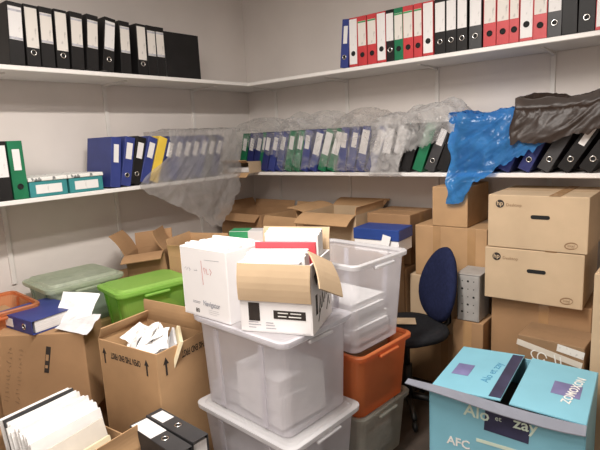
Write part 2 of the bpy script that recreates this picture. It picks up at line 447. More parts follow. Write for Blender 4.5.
LRB = [(.190, 'green', 'short+n', 8, 'green binder with small label deepest in the corner above the cardboard file'),
 (.262, 'navy', 'short+n', 9, 'dark navy binder in the corner bag, directly above the cardboard file'),
 (.334, 'navy', 'short+n', 10, 'navy binder third from the corner, above the edge of the cardboard file')] + LRB[:]
for x, c, st, ln, lb in LRB:
    lean_ = ln * 1.2 + 6 if ln < 15 else ln + 4
    binder(lb, c, st, (x - .012, -SD + (.185 if x < .45 else .139), ZL + .001), 0, .060, .285, .27, lean_, 'binders on the lower bagged shelf')

# ------------------------------------------------------------------ plastic bags
def bag(name, label, mat, side, u0, u1, prof, seed, amp=.014, hem=((0, 1), (1, 1)), endp=5.0, nu=130, nv=80, shrink=.80, freq=8, lump=.03, front=.368, ztop=1.572, edge=None, st=(1, 1), dome=0):
    """a thin bag: a profile (d from wall, z) swept along the wall, drawn in at both ends, crumpled into creases"""
    b = MB(); rings = []
    L = [0]
    for p, q in zip(prof, prof[1:]): L.append(L[-1] + math.dist(p, q))
    def at(t):
        s = t * L[-1]
        for k in range(len(prof) - 1):
            if s <= L[k + 1] or k == len(prof) - 2:
                f = min(max((s - L[k]) / (L[k + 1] - L[k]), 0), 1)
                return prof[k][0] + (prof[k + 1][0] - prof[k][0]) * f, prof[k][1] + (prof[k + 1][1] - prof[k][1]) * f
    def hem_at(u):
        for (a, x), (c, y) in zip(hem, hem[1:]):
            if u <= c: return x + (y - x) * (u - a) / max(1e-6, c - a)
        return hem[-1][1]
    def ridge(q): return .5 - abs(noise.noise(q))
    cd, cz = .25, 1.42
    for i in range(nu + 1):
        u = i / nu; e = (1 - abs(2 * u - 1) ** endp) ** (1 / endp) if 0 < u < 1 else 0
        e = shrink + (1 - shrink) * e
        h = hem_at(u) + .035 * noise.noise(Vector((u * 9, seed, 3.1))) + .02 * noise.noise(Vector((u * 25, seed, 7.1)))
        row = []
        for j in range(nv + 1):
            t = min(1, max(.02, j / nv * h))
            d, z = at(t)
            if z > cz: z = cz + (z - cz) * (e if not dome else 1 - dome + dome * math.sqrt(max(0, 1 - (2 * u - 1) ** 2)))
            if d > cd and z > 1.30: d = cd + (d - cd) * (.5 + .5 * e)
            ed = min(u, 1 - u) * 2
            uu = u0 + (u1 - u0) * u + .05 * (1 - ed) ** 3 * noise.noise(Vector((z * 9 + d * 9, seed, u * 2)))
            if edge:
                for (za, oa), (zb, ob) in zip(edge, edge[1:]):
                    if za >= z >= zb: uu += (oa + (ob - oa) * (za - z) / (za - zb)) * (1 - u); break
            a = uu * .8 + z * .6; c = -uu * .6 + z * .8
            q = Vector((a * freq * .7 * st[0], c * freq * 1.5 * st[1], d * freq + seed * 7.3))
            w = Vector((noise.noise(q * .7), noise.noise(q * .7 + Vector((5, 1, 2))), 0)) * .7
            n = ridge(q + w) * .8 + ridge(q * 2.3 + w * 2) * .5 + ridge(q * 5.1) * .22 - .35
            lo = noise.noise(Vector((uu * 5, d * 4, seed * 3.1 + z * 2)))
            top = max(0, min(1, (z - 1.40) / .2))
            d2 = d + amp * n * (1 if z < 1.55 else .4); z2 = z + amp * n * .9 * (top + .3) + lump * lo * top
            if d > .33 and z2 > 1.26: d2 = max(d2, front)
            if z > 1.56: z2 = max(z2, ztop)
            row.append((uu + amp * .4 * n, max(.012, d2), z2))
        rings.append([(x, -d, z) if side == 'R' else (d, x, z) for x, d, z in row])
    c = Vector(rings[nu // 2][nv // 2])
    rings = [[Vector(p) - c for p in r] for r in rings]
    b.loft(rings, False)
    o = b.build(name, mat, smooth=True, loc=c)
    return tag(o, label, 'plastic bag')

TOPH = [(.06, 1.46), (.07, 1.60), (.13, 1.65), (.25, 1.665), (.345, 1.63), (.378, 1.56)]
TOP = [(.06, 1.46), (.07, 1.585), (.13, 1.605), (.25, 1.61), (.345, 1.598), (.378, 1.55)]
bag('plastic_bag', 'large clear bag hanging below the lower shelf over leaning blue binders', M['bag_veil'], 'L', -1.20, -.52,
    [(.06, 1.46), (.07, 1.585), (.25, 1.60), (.35, 1.592), (.378, 1.555), (.382, 1.40), (.384, 1.27), (.395, 1.10), (.385, .91)], 1.0, .016,
    ((0, .70), (.10, .74), (.40, .93), (.62, 1.0), (.75, .95), (.85, .86), (1, .76)), lump=.008, shrink=.96, freq=6, edge=[(1.7, .12), (1.56, .10), (1.42, .05), (1.27, -.18), (1.20, -.17), (1.0, 0), (.8, .1)], ztop=1.59)
bag('plastic_bag', 'clear bag over green and blue binders tucked in the corner', M['bag_clear'], 'R', .15, .68,
    TOPH + [(.382, 1.36)], 2.0, .018, ((0, .8), (.5, .9), (1, 1)), lump=.05, dome=.3)
bag('plastic_bag', 'clear puffed bag around the two green binders', M['bag_clear'], 'R', .64, .84,
    TOPH + [(.40, 1.40), (.405, 1.32), (.375, 1.275)], 3.0, .02, lump=.04, dome=.35)
bag('plastic_bag', 'crumpled clear bag over blue and green binders with long labels', M['bag_clear'], 'R', .83, 1.14,
    TOPH + [(.385, 1.40), (.385, 1.28)], 4.0, .018, ((0, 1), (.5, .96), (1, 1)), lump=.04, dome=.35)
bag('plastic_bag', 'grey-topped clear bag around the group of four blue binders', M['bag_grey'], 'R', 1.12, 1.46,
    [(.06, 1.46), (.08, 1.60), (.16, 1.65), (.25, 1.66), (.345, 1.62), (.378, 1.57), (.385, 1.40), (.41, 1.31), (.40, 1.275)], 5.0, .02, lump=.035, dome=.3)
bag('plastic_bag', 'milky bag with bulging lower corner beside the blue binders', M['bag_milky'], 'R', 1.40, 1.63,
    [(.06, 1.46), (.08, 1.60), (.16, 1.63), (.25, 1.64), (.345, 1.61), (.378, 1.55), (.39, 1.42), (.42, 1.33), (.43, 1.26), (.39, 1.24)], 6.0, .02, lump=.04, dome=.3)
bag('plastic_bag', 'milky crumpled bag thrown over dark and green binders next to blue bag', M['bag_milky'], 'R', 1.58, 1.95,
    [(.06, 1.46), (.08, 1.60), (.16, 1.66), (.25, 1.67), (.345, 1.63), (.378, 1.56), (.39, 1.46), (.395, 1.38)], 7.0, .024, ((0, 1), (.5, .95), (1, .80)), lump=.04, dome=.25)
bag('plastic_bag', 'bright blue bag draped over binders and hanging below the shelf', M['bag_blue'], 'R', 1.905, 2.44,
    [(.06, 1.46), (.08, 1.575), (.25, 1.60), (.345, 1.588), (.378, 1.54), (.39, 1.42), (.40, 1.28), (.445, 1.22), (.45, 1.10)], 8.0, .022,
    ((0, .97), (.06, 1.0), (.15, 1.0), (.25, .93), (.36, .83), (.6, .73), (1, .60)), lump=.03, shrink=.92, freq=7, st=(.6, 1.5))
bag('plastic_bag', 'dark brown bag crumpled over the tilted black binders', M['bag_brown'], 'R', 2.23, 2.95,
    [(.06, 1.46), (.08, 1.61), (.16, 1.64), (.25, 1.65), (.345, 1.625), (.385, 1.57), (.405, 1.47), (.41, 1.41)], 9.0, .022, ((0, 1), (.3, .97), (.6, .9), (1, .86)), lump=.045, shrink=.95, freq=7, front=.372, ztop=1.585, st=(.6, 1.3))

# ------------------------------------------------------------------ cartons
def carton(label, loc, rz, sx, sy, sz, mat='card', closed=True, flaps=(), tape=None, inner=None, name='cardboard_box', group=None, flap_len=None, rx=0, ry=0, cat='box', fmat=None, slot=False, fill=0):
    """loc = centre of the underside.  flaps: (side, degrees from lying inwards, length, width factor)"""
    t = thing(name, label, cat, loc, rz, group, rx, ry)
    T = .005; m = M[mat]
    b = MB()
    if closed: b.box((0, 0, sz / 2), (sx, sy, sz), .004, seg=2)
    else:
        b.box((0, 0, T / 2), (sx, sy, T))
        for s in (-1, 1):
            b.box((s * (sx / 2 - T / 2), 0, sz / 2), (T, sy, sz), .0015)
            b.box((0, s * (sy / 2 - T / 2), sz / 2), (sx - 2 * T, T, sz), .0015)
    b.build('body', m, t)
    if closed:
        b = MB(); b.box((0, 0, sz + .0003), (sx * .985, .003, .0008)); b.build('flap_seam', M['card_dark'], t)
    for fl in flaps:
        side, ang, ln = fl[:3]; wf = fl[3] if len(fl) > 3 else 1.0; tw = fl[4] if len(fl) > 4 else 0
        w = (sx if side in 'FB' else sy) * wf
        b = MB()
        # a slightly bowed board, hinged along its y=0 edge, lying towards +y when ang = 0
        n = 6; top = []; bot = []
        for i in range(n + 1):
            f = i / n; bow = -.012 * math.sin(math.pi * f) * (ln / .2) if ang > 10 else 0
            top.append((f * ln, bow))
        rings = []
        for xw in (-w / 2, w / 2):
            rings.append([(xw, y, z + T / 2) for y, z in top] + [(xw, y, z - T / 2) for y, z in reversed(top)])
        b.loft(rings, True, True, True)
        mxs = {'F': tr(0, -sy / 2 + T / 2, sz), 'B': tr(0, sy / 2 - T / 2, sz) @ rot(0, 0, 180), 'R': tr(sx / 2 - T / 2, 0, sz) @ rot(0, 0, 90), 'L': tr(-sx / 2 + T / 2, 0, sz) @ rot(0, 0, -90)}
        o = b.build('flap', M[fmat] if fmat else m, t, mx=mxs[side] @ rot(ang, 0, 0) @ rot(0, 0, tw))
    if tape:
        for tp in tape:
            b = MB()
            if tp[0] == 'T': b.box((0, 0, sz + .001), (sx + .002, .05, .0012)); b.box((sx / 2 + .0008, 0, sz - .04), (.001, .05, .08)); b.box((-sx / 2 - .0008, 0, sz - .04), (.001, .05, .08))
            if tp[0] == 'F': b.box((tp[1] * sx, -sy / 2 - .0008, sz / 2 if len(tp) < 3 else sz - tp[2] / 2), (.045, .001, sz * .995 if len(tp) < 3 else tp[2]))
            if tp[0] == 'R': b.box((sx / 2 + .0008, tp[1] * sy, sz - tp[2] / 2), (.001, .045, tp[2]))
            b.build('tape', M['tape'], t)
    return t

def strokes(parent, mx, lines, r, mat, name='printing'):
    b = MB()
    for ln in lines: b.tube([(x, y, 0) for x, y in ln], r, 5)
    return b.build(name, mat, parent, mx=mx @ Matrix.Diagonal((1, 1, .15, 1)))

def plate(parent, name, mx, w, h, mat, t=.0008):
    b = MB(); b.box((0, 0, 0), (w, h, t)); return b.build(name, mat, parent, mx=mx)

def hand_hole(t, mx, w=.055, h=.016):
    b = MB(); pts = []
    for s, c in ((1, w / 2 - h / 2), (-1, -w / 2 + h / 2)):
        for k in range(9):
            a = math.pi * (k / 8 - .5)
            pts.append((c + s * h / 2 * math.cos(a), s * h / 2 * math.sin(a)))
    b.loft([[(x, y, z) for x, y in pts] for z in (-.0004, .0006)], True, True, True)
    return b.build('hand_hole', M['hole'], t, mx=mx)

def ellipse(n, a, b_, rz=0, start=0, end=360):
    out = []
    for k in range(n + 1):
        q = R(start + (end - start) * k / n); x, y = a * math.cos(q), b_ * math.sin(q); z = R(rz)
        out.append((x * math.cos(z) - y * math.sin(z), x * math.sin(z) + y * math.cos(z)))
    return out

def desktop_box(label, loc, rz):
    sx, sy, sz = .445, .44, .262
    t = carton(label, loc, rz, sx, sy, sz, 'card_light', True, group='desktop computer boxes')
    F = tr(0, -sy / 2 - .0008, 0) @ FRONT
    b = MB(); b.disc((0, 0, 0), .020, (0, 0, 1), 24, t=.0006); lg = b.build('logo', M['kraft'], t, mx=F @ tr(-.165, .218, 0))
    lettering('hp', .031, M['card_light'], lg, tr(0, .002, .0010) , bold=.0004)
    lettering('Desktop', .021, M['card_dark'], t, F @ tr(-.100, .213, .0003))
    hand_hole(t, F @ tr(.02, .160, 0), .085, .019)
    strokes(t, F @ tr(.155, .035, .0003), [ellipse(28, .027, .016, 8), ellipse(20, .024, .013, 8, 20, 300)], .0014, M['card_dark'], 'logo')
    lettering('intel', .017, M['card_dark'], t, F @ tr(.155, .035, .0004))
    b = MB(); b.box((.08, 0, sz + .0012), (.05, sy + .004, .001)); b.box((.08, sy / 2 + .001, sz - .05), (.05, .001, .1)); b.build('tape', M['tape'], t)
    return t
desktop_box('upper tan desktop computer box with oval hand hole, just under the shelf', (2.417, -.375, .917), 0)
desktop_box('lower tan desktop computer box with oval hand hole, under its twin', (2.402, -.378, .652), 1.5)
carton('brown carton directly under the two desktop computer boxes', (2.432, -.33, .325), 0, .46, .42, .325, 'card_brown', True, tape=[('F', .05)])
carton('brown carton on the floor at the bottom of the desktop box stack', (2.435, -.33, 0), 0, .465, .42, .324, 'card_brown', True, tape=[('F', 0)])
dk = carton('dark brown printed carton with white tape scraps behind the turquoise box', (2.54, -.665, 0), -3, .28, .20, .545, 'card_dark', True)
Fd = tr(0, -.1009, 0) @ FRONT
plate(dk, 'tape', Fd @ tr(-.005, .485, 0) @ rot(0, 0, -10), .28, .028, M['tape_pale'])
plate(dk, 'shipping_label', Fd @ tr(.085, .515, 0) @ rot(0, 0, -8), .11, .034, M['lab'])
strokes(dk, Fd @ tr(-.03, .455, .0004), [ellipse(16, .05, .028, -20, 140, 330), ellipse(14, .02, .025, 10, 0, 300), [(.05, .03), (.06, -.02)], [(.075, .025), (.08, -.015)], [(-.02, -.03), (.01, -.005), (.02, -.035)]], .0028, M['white_print'])

# stack of taped cartons behind the chair
carton('small taped carton on top of the carton stack under the blue bag', (1.925, -.255, .967), 0, .205, .34, .225, 'card', True, tape=[('F', .1, .06)])
carton('wide taped carton in the middle of the stack behind the chair', (1.925, -.225, .665), 0, .42, .40, .30, 'card', True, tape=[('F', -.18), ('F', .30)])
carton('light carton in the stack behind the navy chair, second from the floor', (1.90, -.225, .33), 0, .44, .41, .333, 'card_light', True, tape=[('F', -.2)])
carton('carton on the floor under the stack behind the navy chair', (1.90, -.225, 0), 0, .45, .42, .328, 'card', True, tape=[('F', 0)])
carton('narrow carton standing under the grey computer case', (2.105, -.535, 0), 0, .165, .17, .505, 'card_brown', True, tape=[('F', 0)])
# grey computer case with a perforated back
pc = thing('computer_case', 'grey steel computer case with punched holes behind the chair', 'computer', (2.105, -.535, .507), 1)
b = MB(); b.box((0, 0, .125), (.115, .17, .25), .003); b.build('body', M['pc_metal'], pc)
b = MB(); b.box((0, -.0865, .125), (.105, .003, .24), .001); b.build('rear_panel', M['pc_metal'], pc)
for i in range(3):
    for j in range(5):
        b = MB(); b.disc((-.03 + i * .03, -.0882, .05 + j * .042), .003 if (i * 2 + j) % 3 else .006, (0, -1, 0), 10); b.build('punched_hole', M['hole'], pc)
b = MB(); b.box((0, 0, .253), (.125, .175, .004), .001); b.build('top_cover', M['pc_metal'], pc)

# cartons along the back wall below the shelf
carton('open brown carton in the room corner below the cardboard file', (.31, -.29, .74), 0, .42, .40, .22, 'card_brown', False, flaps=[('F', 215, .08), ('B', 100, .06), ('L', 120, .08)])
carton('plain carton under the open corner carton', (.31, -.29, .38), 0, .46, .44, .355, 'card', True, tape=['T'])
carton('plain carton on the floor in the room corner', (.31, -.29, 0), 0, .48, .46, .375, 'card', True, tape=['T'])
carton('light open carton with bent flaps beside the corner carton', (.72, -.30, .74), -3, .32, .36, .22, 'card', False, flaps=[('F', 250, .08), ('R', 80, .05), ('B', 95, .06)])
carton('large open carton with spread flaps in the middle of the back wall', (1.14, -.32, .74), 3, .40, .38, .27, 'card_light', False, flaps=[('F', 205, .13), ('B', 160, .12), ('L', 170, .14), ('R', 98, .05)], fmat='card')
carton('carton supporting the light open carton with bent flaps', (.74, -.30, .38), 0, .36, .42, .355, 'card', True)
carton('carton on the floor two below the light open carton', (.74, -.30, 0), 0, .36, .44, .375, 'card', True)
carton('carton supporting the large open carton with spread flaps', (1.14, -.30, .38), 0, .42, .44, .355, 'card', True)
carton('carton on the floor two below the large open carton', (1.14, -.30, 0), 0, .42, .46, .375, 'card', True)
carton('dark carton with folded top behind the blue and white box', (1.51, -.22, .70), 0, .30, .32, .31, 'card_brown', True, tape=['T'])
carton('tall brown carton standing under the dark carton with folded top', (1.51, -.24, 0), 0, .30, .42, .695, 'card_brown', True, tape=[('F', 0)])
bw = thing('paper_box', 'blue-lidded white box beside the taped carton stack', 'box', (1.575, -.56, .832), 4)
b = MB(); b.box((0, 0, .035), (.28, .19, .07), .003); b.build('body', M['white_card'], bw)
b = MB(); b.box((0, 0, .103), (.288, .198, .064), .003); b.build('lid', M['blue_lid'], bw)
b = MB(); b.box((.05, -.112, .055), (.05, .003, .13), mx=rot(0, 14, 0)); b.build('paper_tag', M['paper'], bw)
carton('open dark carton under the blue-lidded white box', (1.515, -.59, .40), 0, .30, .24, .430, 'card_dark', True)
carton('light carton on the floor under the open dark carton', (1.515, -.59, 0), 0, .30, .24, .395, 'card_light', True)
# cardboard file lying with its open end outwards on the shelf, in the corner
fl = thing('magazine_file', 'tan cardboard file lying open-ended on the corner of the lower shelf', 'file box', (.315, -.435, ZL + .001), 10)
b = MB()
for zz, h in ((.002, .004), (.078, .004)): b.box((0, 0, zz), (.235, .16, h))
for sg in (-1, 1): b.box((sg * .1155, 0, .040), (.004, .16, .072))
b.box((0, .078, .040), (.227, .004, .072)); b.build('body', M['card_light'], fl)
b = MB(); b.box((0, .01, .024), (.19, .12, .035)); b.build('paper_block', M['edges'], fl)
b = MB(); b.box((0, -.025, 0), (.23, .05, .004)); b.build('flap', M['card'], fl, mx=tr(0, -.08, .002) @ rot(35, 0, 0))
b = MB(); b.box((0, -.02, 0), (.23, .04, .004)); b.build('flap', M['card'], fl, mx=tr(0, -.08, .078) @ rot(-25, 0, 0))

# green and white box plus cartons in the middle of the heap
carton('plain carton carrying the green and white envelope box', (.62, -.78, .42), 8, .46, .40, .42, 'card', True, tape=['T'])
carton('plain carton on the floor beneath the envelope box carton', (.62, -.78, 0), 4, .50, .42, .415, 'card', True)
gw = thing('envelope_box', 'small green and white box behind the white paper boxes', 'box', (.70, -.80, .842), 28)
b = MB(); b.box((0, 0, .04), (.23, .11, .08), .002); b.build('body', M['white_card'], gw)
b = MB(); b.box((-.05, -.0555, .04), (.126, .002, .074)); b.box((-.05, 0, .0805), (.126, .108, .002)); b.build('green_wrap', M['green_card'], gw)

carton('open brown carton with flaps thrown up behind the lime green tote', (.40, -1.34, .71), 38, .24, .22, .16, 'card_brown', False, flaps=[('L', 118, .15), ('B', 105, .10), ('R', 70, .13), ('F', 200, .09)], ry=-6)
carton('plain carton under the open carton behind the lime green tote', (.30, -1.30, .36), 0, .46, .36, .345, 'card', True)
carton('plain carton on the floor by the left wall behind the lime green tote', (.30, -1.30, 0), 0, .48, .38, .355, 'card', True)
carton('light carton with an upright flap between lime green tote and paper boxes', (.70, -1.22, .66), 20, .26, .26, .20, 'card', False, flaps=[('L', 95, .10), ('F', 100, .07), ('B', 92, .09)])
carton('carton supporting the light carton with an upright flap', (.82, -1.16, .33), 0, .40, .30, .325, 'card', True)
carton('floor carton two below the light carton with an upright flap', (.82, -1.16, 0), 0, .42, .32, .325, 'card', True)

# ------------------------------------------------------------------ totes
def rrect(sx, sy, r, z, n=5):
    pts = []
    for cx, cy, a0 in ((sx / 2 - r, sy / 2 - r, 0), (-sx / 2 + r, sy / 2 - r, 90), (-sx / 2 + r, -sy / 2 + r, 180), (sx / 2 - r, -sy / 2 + r, 270)):
        for k in range(n + 1):
            a = R(a0 + 90 * k / n); pts.append((cx + r * math.cos(a), cy + r * math.sin(a), z))
    return pts

def tote(label, loc, rz, sx, sy, sz, mat, rim=None, lid=None, taper=.88, ribs=True, group=None, name='storage_tote', lid_h=.03, handle=True):
    t = thing(name, label, 'tote', loc, rz, group)
    b = MB(); t0 = .0025
    def ring(f, z, inset=0): k = taper + (1 - taper) * f; return rrect((sx - .03) * k - inset, (sy - .03) * k - inset, .035, z)
    out = [ring(0, 0, .02), ring(0, .008), ring(.5, sz * .5), ring(.93, sz * .93), rrect(sx - .022, sy - .022, .035, sz * .935), rrect(sx - .018, sy - .018, .035, sz - .012)]
    inn = [ring(.93, sz - .012, 2 * t0), ring(.5, sz * .5, 2 * t0), ring(0, .011, 2 * t0), ring(0, .004, .022)]
    b.loft(out, True, True, False)
    b.build('body', M[mat], t, smooth=False)
    b = MB()
    ro = [rrect(sx - .018, sy - .018, .035, sz - .020), rrect(sx, sy, .04, sz - .020), rrect(sx + .002, sy + .002, .04, sz - .004), rrect(sx - .004, sy - .004, .04, sz), rrect(sx - .030, sy - .030, .035, sz), rrect(sx - .034, sy - .034, .035, sz - .012)]
    b.loft(ro, True); b.build('rim', M[rim or mat], t)
    if ribs:
        for s in (-1, 1):
            for xx in (-.25, .25):
                b = MB(); k0, k1 = taper, 1
                b.loft([[(sx * xx * k0 - .012, s * ((sy - .03) * k0 / 2 - .001), .02), (sx * xx * k0 + .012, s * ((sy - .03) * k0 / 2 - .001), .02), (sx * xx * k0 + .012, s * ((sy - .03) * k0 / 2 + .006), .02), (sx * xx * k0 - .012, s * ((sy - .03) * k0 / 2 + .006), .02)],
                        [(sx * xx - .012, s * ((sy - .03) * .99 / 2 - .001), sz * .9), (sx * xx + .012, s * ((sy - .03) * .99 / 2 - .001), sz * .9), (sx * xx + .012, s * ((sy - .03) * .99 / 2 + .006), sz * .9), (sx * xx - .012, s * ((sy - .03) * .99 / 2 + .006), sz * .9)]], True, True, True)
                b.build('rib', M[mat], t)
    if handle:
        for s in (-1, 1):
            b = MB(); b.box((s * (sx / 2 - .002), 0, sz - .030), (.022, sy * .34, .014), .004); b.build('handle', M[rim or mat], t)
    if lid:
        b = MB(); z = sz + .001
        lo = [rrect(sx + .012, sy + .012, .04, z - .014), rrect(sx + .014, sy + .014, .04, z + .004), rrect(sx + .002, sy + .002, .04, z + lid_h * .35), rrect(sx - .03, sy - .03, .035, z + lid_h * .35), rrect(sx - .05, sy - .05, .035, z + lid_h), ]
        b.loft(lo, True, False, True)
        b.build('lid', M[lid], t)
    return t

tb = tote('frosted tote on the floor at the bottom of the two-tote stack', (1.675, -1.665, .001), -4, .57, .42, .392, 'tote_clear', 'tote_rim', 'tote_rim', lid_h=.008)
tu = tote('frosted tote carrying the white paper boxes, on another tote', (1.668, -1.662, .400), -4, .54, .40, .389, 'tote_clear', 'tote_rim', 'tote_clear', lid_h=.004, taper=.95)

def paper_block(label, loc, rz, sx, sy, sz, mat='paper', name='paper_stack', n=7, rx=0, ry=0, group=None, jit=.006, seed=1, edge=None):
    """loose sheets squared into a block: layers of slightly shifted sheets, one pile"""
    r = random.Random(seed); b = MB()
    for k in range(n):
        h = sz / n
        b.box((r.uniform(-jit, jit), r.uniform(-jit, jit), h * (k + .5)), (sx - r.uniform(0, jit), sy - r.uniform(0, jit), h * .96), .0006)
    t = b.build(name, M[mat]); t.location = loc; t.rotation_euler = (R(rx), R(ry), R(rz))
    return tag(t, label, 'papers', group)
paper_block('white wrapped paper block seen through the upper frosted tote', (1.74, -1.70, .416), -8, .27, .24, .20, seed=3, n=3)
paper_block('low pile of papers at the far end of the upper frosted tote', (1.50, -1.68, .416), 6, .18, .22, .07, 'paper_grey', seed=4)
paper_block('pile of papers lying in the lowest frosted tote', (1.66, -1.69, .012), 3, .36, .24, .22, 'paper_grey', seed=5)

# second stack: clear, orange, white
tote('cloudy clear tote on the floor under the orange tote', (1.735, -1.235, .001), -6, .50, .39, .293, 'tote_dirty', 'tote_dirty', taper=.9)
tote('orange tote between cloudy tote below and white tote above', (1.735, -1.235, .278), -6, .52, .40, .305, 'tote_orange', 'tote_orange', taper=.9)
tote('tall frosted white tote standing on the orange tote', (1.735, -1.235, .572), -6, .49, .40, .405, 'tote_clear', 'tote_rim', taper=.88)
paper_block('crumpled white papers in the lower half of the tall frosted tote', (1.735, -1.235, .584), -6, .34, .26, .19, 'paper', seed=8, jit=.02)
paper_block('brown files inside the orange tote', (1.735, -1.235, .290), -6, .34, .28, .25, 'card_dark', seed=9, jit=.01)
paper_block('pale files inside the cloudy floor tote', (1.735, -1.235, .012), -6, .34, .28, .24, 'paper_grey', seed=10, jit=.01)

# lime green tote and grey tote with pale lid, orange tote at the frame edge
tote('lime green tote with closed lid in front of the open brown carton', (.715, -1.62, .515), -9, .29, .41, .262, 'tote_green', 'tote_green_lid', 'tote_green_lid', lid_h=.016, taper=.86)
paper_block('brown papers inside the lime green tote', (.715, -1.62, .527), -9, .17, .28, .12, 'card', seed=12)
carton('plain carton under the lime green tote', (.715, -1.615, 0), 0, .30, .40, .512, 'card', True)
tote('grey tote with pale green lid beside the wall', (.30, -1.80, .555), -3, .36, .42, .235, 'tote_grey', 'tote_grey_lid', 'tote_grey_lid', lid_h=.022, taper=.86)
paper_block('grey files inside the tote with the pale green lid', (.30, -1.80, .567), -3, .22, .28, .15, 'paper_grey', seed=13)
carton('plain carton under the grey tote with pale green lid', (.29, -1.80, 0), 0, .38, .42, .552, 'card', True)
tote('pale orange tote at the frame edge beside the grey tote', (.30, -2.26, .555), -3, .38, .40, .205, 'tote_orange_pale', 'tote_orange_pale', taper=.88)
paper_block('brown files inside the pale orange tote', (.30, -2.26, .567), -3, .24, .26, .14, 'card', seed=14)
carton('plain carton under the pale orange tote', (.28, -2.26, 0), 0, .40, .40, .552, 'card_brown', True)

# ------------------------------------------------------------------ white paper boxes on the upper tote
ZT = .404 + .385 + .0065
nav = thing('paper_carton', 'white copy paper carton with red pen note, crammed with papers', 'box', (1.486, -1.735, ZT), -1)
nx, ny, nz = .285, .22, .29
b = MB(); T = .004
b.box((0, 0, T / 2), (nx, ny, T))
for s in (-1, 1):
    b.box((s * (nx / 2 - T / 2), 0, nz / 2), (T, ny, nz), .0015); b.box((0, s * (ny / 2 - T / 2), nz / 2), (nx - 2 * T, T, nz), .0015)
b.build('body', M['white_card'], nav)
Fn = tr(0, -ny / 2 - .0008, 0) @ FRONT
lettering('Navigator', .030, M['grey_ink'], nav, Fn @ tr(.035, .062, 0), bold=.0008, sx=.85)
strokes(nav, Fn @ tr(-.058, .060, 0), [[(-.024, .003), (.024, .003)], [(-.024, -.003), (.020, -.003)]], .0014, M['grey_ink'])
lettering('80', .026, M['kraft'], nav, Fn @ tr(-.055, .024, 0), bold=.0002)
strokes(nav, Fn @ tr(.045, .03, 0), [[(-.03, .008), (.03, .008)], [(-.03, 0), (.035, 0)], [(-.03, -.008), (.02, -.008)]], .0012, M['paper_grey'])
strokes(nav, Fn @ tr(-.01, .20, 0), [[(0, .04), (.004, -.06)], [(.012, .012), (.02, -.012), (.024, .008), (.016, .012)], [(.03, .01), (.032, -.012), (.042, -.01)], [(.05, .012), (.06, 0), (.052, -.014)]], .0013, M['red_ink'], 'handwriting')
strokes(nav, Fn @ tr(-.09, .195, 0), [[(-.03, .0), (-.02, .008), (-.016, -.006), (-.006, .008)], [(0, .01), (.002, -.008), (.01, 0), (0, .004)], [(.03, 0), (.052, 0), (.045, .006)]], .0012, M['grey_ink'], 'handwriting')
strokes(nav, Fn @ tr(.05, .245, 0), [[(-.04, .0), (.05, .004)]], .0010, M['grey_ink'], 'handwriting')
r = random.Random(5)
for k in range(13):
    b = MB(); hh = .268 + r.uniform(.006, .034)
    b.box((0, 0, hh / 2), (.248 + r.uniform(-.008, .008), .0158, hh), .002)
    o = b.build('paper_file', M['paper'])
    o.location = (1.486 + r.uniform(-.007, .007), -1.735 - .097 + k * .0161, ZT + .005); o.rotation_euler = (0, R(r.uniform(-1, 1)), R(-1))
    tag(o, 'white paper wad crammed upright in the white copy paper carton', 'papers', 'papers in the white copy paper carton')

# printed white box with tan flaps folded outwards
bx, by, bz = .285, .26, .262
ang = 20
pb_c = Vector((1.968, -1.765, ZT)) + Matrix.Rotation(R(ang), 3, 'Z') @ Vector((-bx / 2, by / 2, 0))
pb = carton('white printed carton with tan flaps folded out, full of envelopes', pb_c, ang, bx, by, bz, 'white_card', False, flaps=[('F', 266, .14, 1.0), ('R', 242, .15, .68, 30), ('B', 100, .09)], fmat='card_light', name='paper_carton')
Fp = tr(0, -by / 2 - .0009, 0) @ FRONT
plate(pb, 'printing', Fp @ tr(-.085, .078, 0), .045, .07, M['kraft'])
plate(pb, 'printing', Fp @ tr(.055, .072, 0), .125, .032, M['kraft'])
strokes(pb, Fp @ tr(.055, .072, .0008), [[(-.045, .007), (-.005, .007)], [(.004, .007), (.045, .007)], [(-.045, -.006), (-.012, -.006)], [(-.003, -.006), (.045, -.006)]], .0022, M['white_print'])
strokes(pb, Fp @ tr(-.06, .03, 0), [[(-.05, .008), (-.01, .008)], [(.02, .008), (.05, .008)], [(-.05, -.002), (0, -.002)], [(.02, -.002), (.055, -.002)], [(-.05, -.013), (-.02, -.013)], [(.02, -.013), (.06, -.013)]], .0016, M['grey_ink'])
Rp = tr(bx / 2 + .0009, 0, 0) @ RIGHT
plate(pb, 'printing', Rp @ tr(-.075, .10, 0), .022, .075, M['kraft'])
plate(pb, 'printing', Rp @ tr(-.06, .205, 0) @ rot(0, 0, 30), .05, .045, M['kraft'])
strokes(pb, Rp @ tr(.0, .07, 0), [[(-.02, .10), (.0, .15)], [(.05, -.03), (.08, .02), (.09, -.02)], [(-.06, -.04), (-.03, .0)], [(-.045, -.01), (-.03, .05), (-.02, .0)], [(-.01, .0), (.0, .06), (.015, .01)], [(.03, .02), (.045, .08), (.055, .03)], [(-.03, .08), (.06, .13)], [(.06, .11), (.085, .06), (.07, .03)]], .004, M['kraft'])
def in_box(name, lab, mat, lx, ly, lz, sx, sy, sz, cat='papers', rz=0, rx=0, grp=None, tilt=0):
    b = MB(); b.box((0, 0, sz / 2), (sx, sy, sz), .002)
    o = b.build(name, M[mat])
    p = pb_c + Matrix.Rotation(R(ang), 3, 'Z') @ Vector((lx, ly, lz))
    o.location = p; o.rotation_euler = (R(rx), R(tilt), R(ang + rz)); return tag(o, lab, cat, grp)
in_box('paper_file', 'grey-shaded envelope wad at the front of the printed carton with tan flaps', 'paper_grey', -.015, -.092, .005, .235, .03, .255, tilt=-2)
